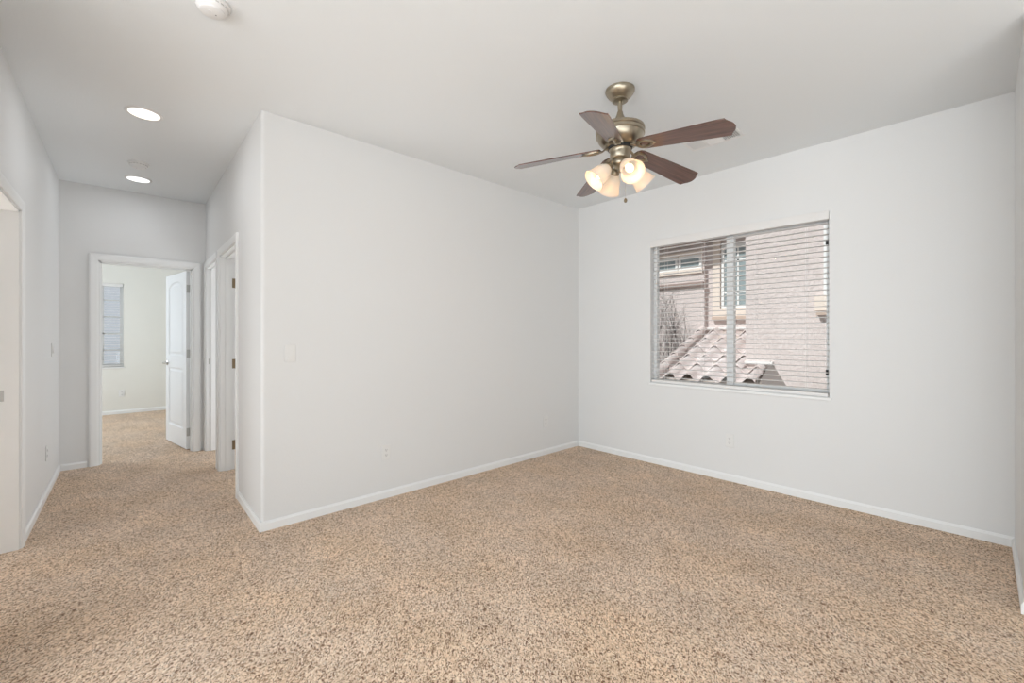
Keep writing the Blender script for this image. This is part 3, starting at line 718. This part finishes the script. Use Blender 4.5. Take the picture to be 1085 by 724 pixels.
# deck, mortar and board beneath the tiles
dk = MB(); zr = lambda x: EZ + (x - EXv) * SLP
dk.add([(EXv + .02, 2.15, EZ - .07), (EXv + .02, 3.78, EZ - .07), (BXW, 3.78, zr(BXW) - .05), (BXW, 2.15, zr(BXW) - .05),
        (EXv + .02, 2.15, EZ - .03), (EXv + .02, 3.78, EZ - .03), (BXW, 3.78, zr(BXW) - .015), (BXW, 2.15, zr(BXW) - .015)],
       [(0, 3, 2, 1), (4, 5, 6, 7), (0, 1, 5, 4), (1, 2, 6, 5), (2, 3, 7, 6), (3, 0, 4, 7)], OX)
dk.build('roof_deck', 'mortar', nh)
MB().box(EXv + .03, 2.12, EZ - .24, EXv + .07, 3.80, EZ - .03, OX).build('fascia', 'cream_stucco', nh)
MB().box(EXv + .07, 2.12, -3.1, BXW, 3.76, EZ - .10, OX).build('porch_wall', 'pink_stucco', nh)
for y in (3.74,):
    rk = MB()
    for r in range(6):
        xa = EXv - .02 + r * .335; xb = xa + .38
        if xa > BXW: break
        za, zb_ = zr(xa) + .075, zr(xb) + .045
        seg = []
        for (x, z, rr) in ((xa, za, .085), (xb, zb_, .072)):
            seg += [(x, y + rr * math.cos(t), z + rr * math.sin(t) - .02) for t in [math.pi * q / 8 for q in range(9)]]
            seg += [(x, y + (rr - .018) * math.cos(t), z + (rr - .018) * math.sin(t) - .02) for t in [math.pi * q / 8 for q in range(9)]]
        fs = []
        for j in range(8): fs += [(j, j + 1, 19 + j, 18 + j), (9 + j, 27 + j, 28 + j, 10 + j), (j, 9 + j, 10 + j, j + 1)]
        fs += [(0, 18, 27, 9), (8, 17, 35, 26)]
        rk.add(seg, fs, OX)
    rk.build('rake_tiles', 'roof_tile', nh, smooth=True)
MB().box(SX - .05, 2.10, zr(SX) + .055, SX, SY, zr(SX) + .095, OX).build('flashing', 'flashing', nh)
MB().box(BXW - .05, SY, zr(BXW) + .03, BXW, CY, zr(BXW) + .06, OX).build('flashing', 'flashing', nh)
MB().add([(EXv + .02, 2.17, EZ - .06), (SX, 2.14, zr(SX) + .11), (SX, 1.90, EZ - .09), (EXv + .05, 2.12, EZ - .12), (SX, 2.2, EZ - .09)],
         [(0, 1, 2, 3), (0, 4, 1), (1, 4, 2), (2, 4, 3), (3, 4, 0)], OX).build('gable_return', 'grey_panel', nh)

# bare bush beside the tiled roof
bush = thing('bare_bush', 'dry twiggy bush growing against the pink wall beyond the tiled roof', 'bush', (7.9, 4.25, -3.1))
br_ = MB(); tips = []
def grow(p, d, L, r, depth):
    pts = [p]; q = p.copy(); dd = d.copy()
    for i in range(4):
        dd = (dd + Vector((random.uniform(-.22, .22), random.uniform(-.22, .22), random.uniform(-.05, .16)))).normalized()
        q = q + dd * L / 4; pts.append(q.copy())
    br_.tube(pts, [r, r * .9, r * .8, r * .7, r * .55], 5)
    if depth == 0: tips.append(pts); return
    for k in range(4 if depth > 1 else 4):
        b = pts[random.choice((2, 3, 4, 4))]
        nd = (dd + Vector((random.uniform(-.8, .8), random.uniform(-.8, .8), random.uniform(-.1, .7)))).normalized()
        grow(b, nd, L * random.uniform(.55, .75), r * .55, depth - 1)
for k in range(9):
    a = k * 2.4
    grow(Vector((.06 * math.cos(a), .10 * math.sin(a) + .15, 0)), Vector((.10 * math.cos(a), .34 * math.sin(a) + .05, 1)).normalized(), random.uniform(1.9, 2.5), .026, 3)
br_.v = [(max(-1.0, min(.33, x)), max(-.42, y), z) for x, y, z in br_.v]
br_.build('branches', 'bark', bush)
lf = MB()
for pts in tips:
    for k in range(5):
        b = Vector(random.choice(pts)); s_ = random.uniform(.02, .045); r3 = Matrix.Translation(b) @ Matrix.Rotation(random.uniform(0, 6.28), 4, 'Z') @ Matrix.Rotation(random.uniform(-1.2, 1.2), 4, 'X')
        if b.x > .33 or b.y < -.42: continue
        lf.add([(0, 0, 0), (s_ * .35, s_ * .5, .004), (0, s_, 0), (-s_ * .35, s_ * .5, .004)], [(0, 1, 2, 3)], r3)
lf.build('dry_leaves', 'dry_leaf', bush)

# house behind the bedroom window
h2 = thing('rear_house', 'grey house outside the bedroom window behind its blind', 'house', (-2, 14, -3.1))
O2 = Matrix.Translation((2, -14, 3.1))
MB().box(-9, 12.9, -3.1, 4, 20, -.35, O2).build('rear_wall', 'cream_stucco', h2)
MB().add([(-9.4, 12.4, -.42), (4.4, 12.4, -.42), (4.4, 20, 3.7), (-9.4, 20, 3.7), (-9.4, 12.4, -.30), (4.4, 12.4, -.30), (4.4, 20, 3.82), (-9.4, 20, 3.82)],
         [(0, 3, 2, 1), (4, 5, 6, 7), (0, 1, 5, 4), (1, 2, 6, 5), (2, 3, 7, 6), (3, 0, 4, 7)], O2).build('rear_roof', 'grey_siding', h2)
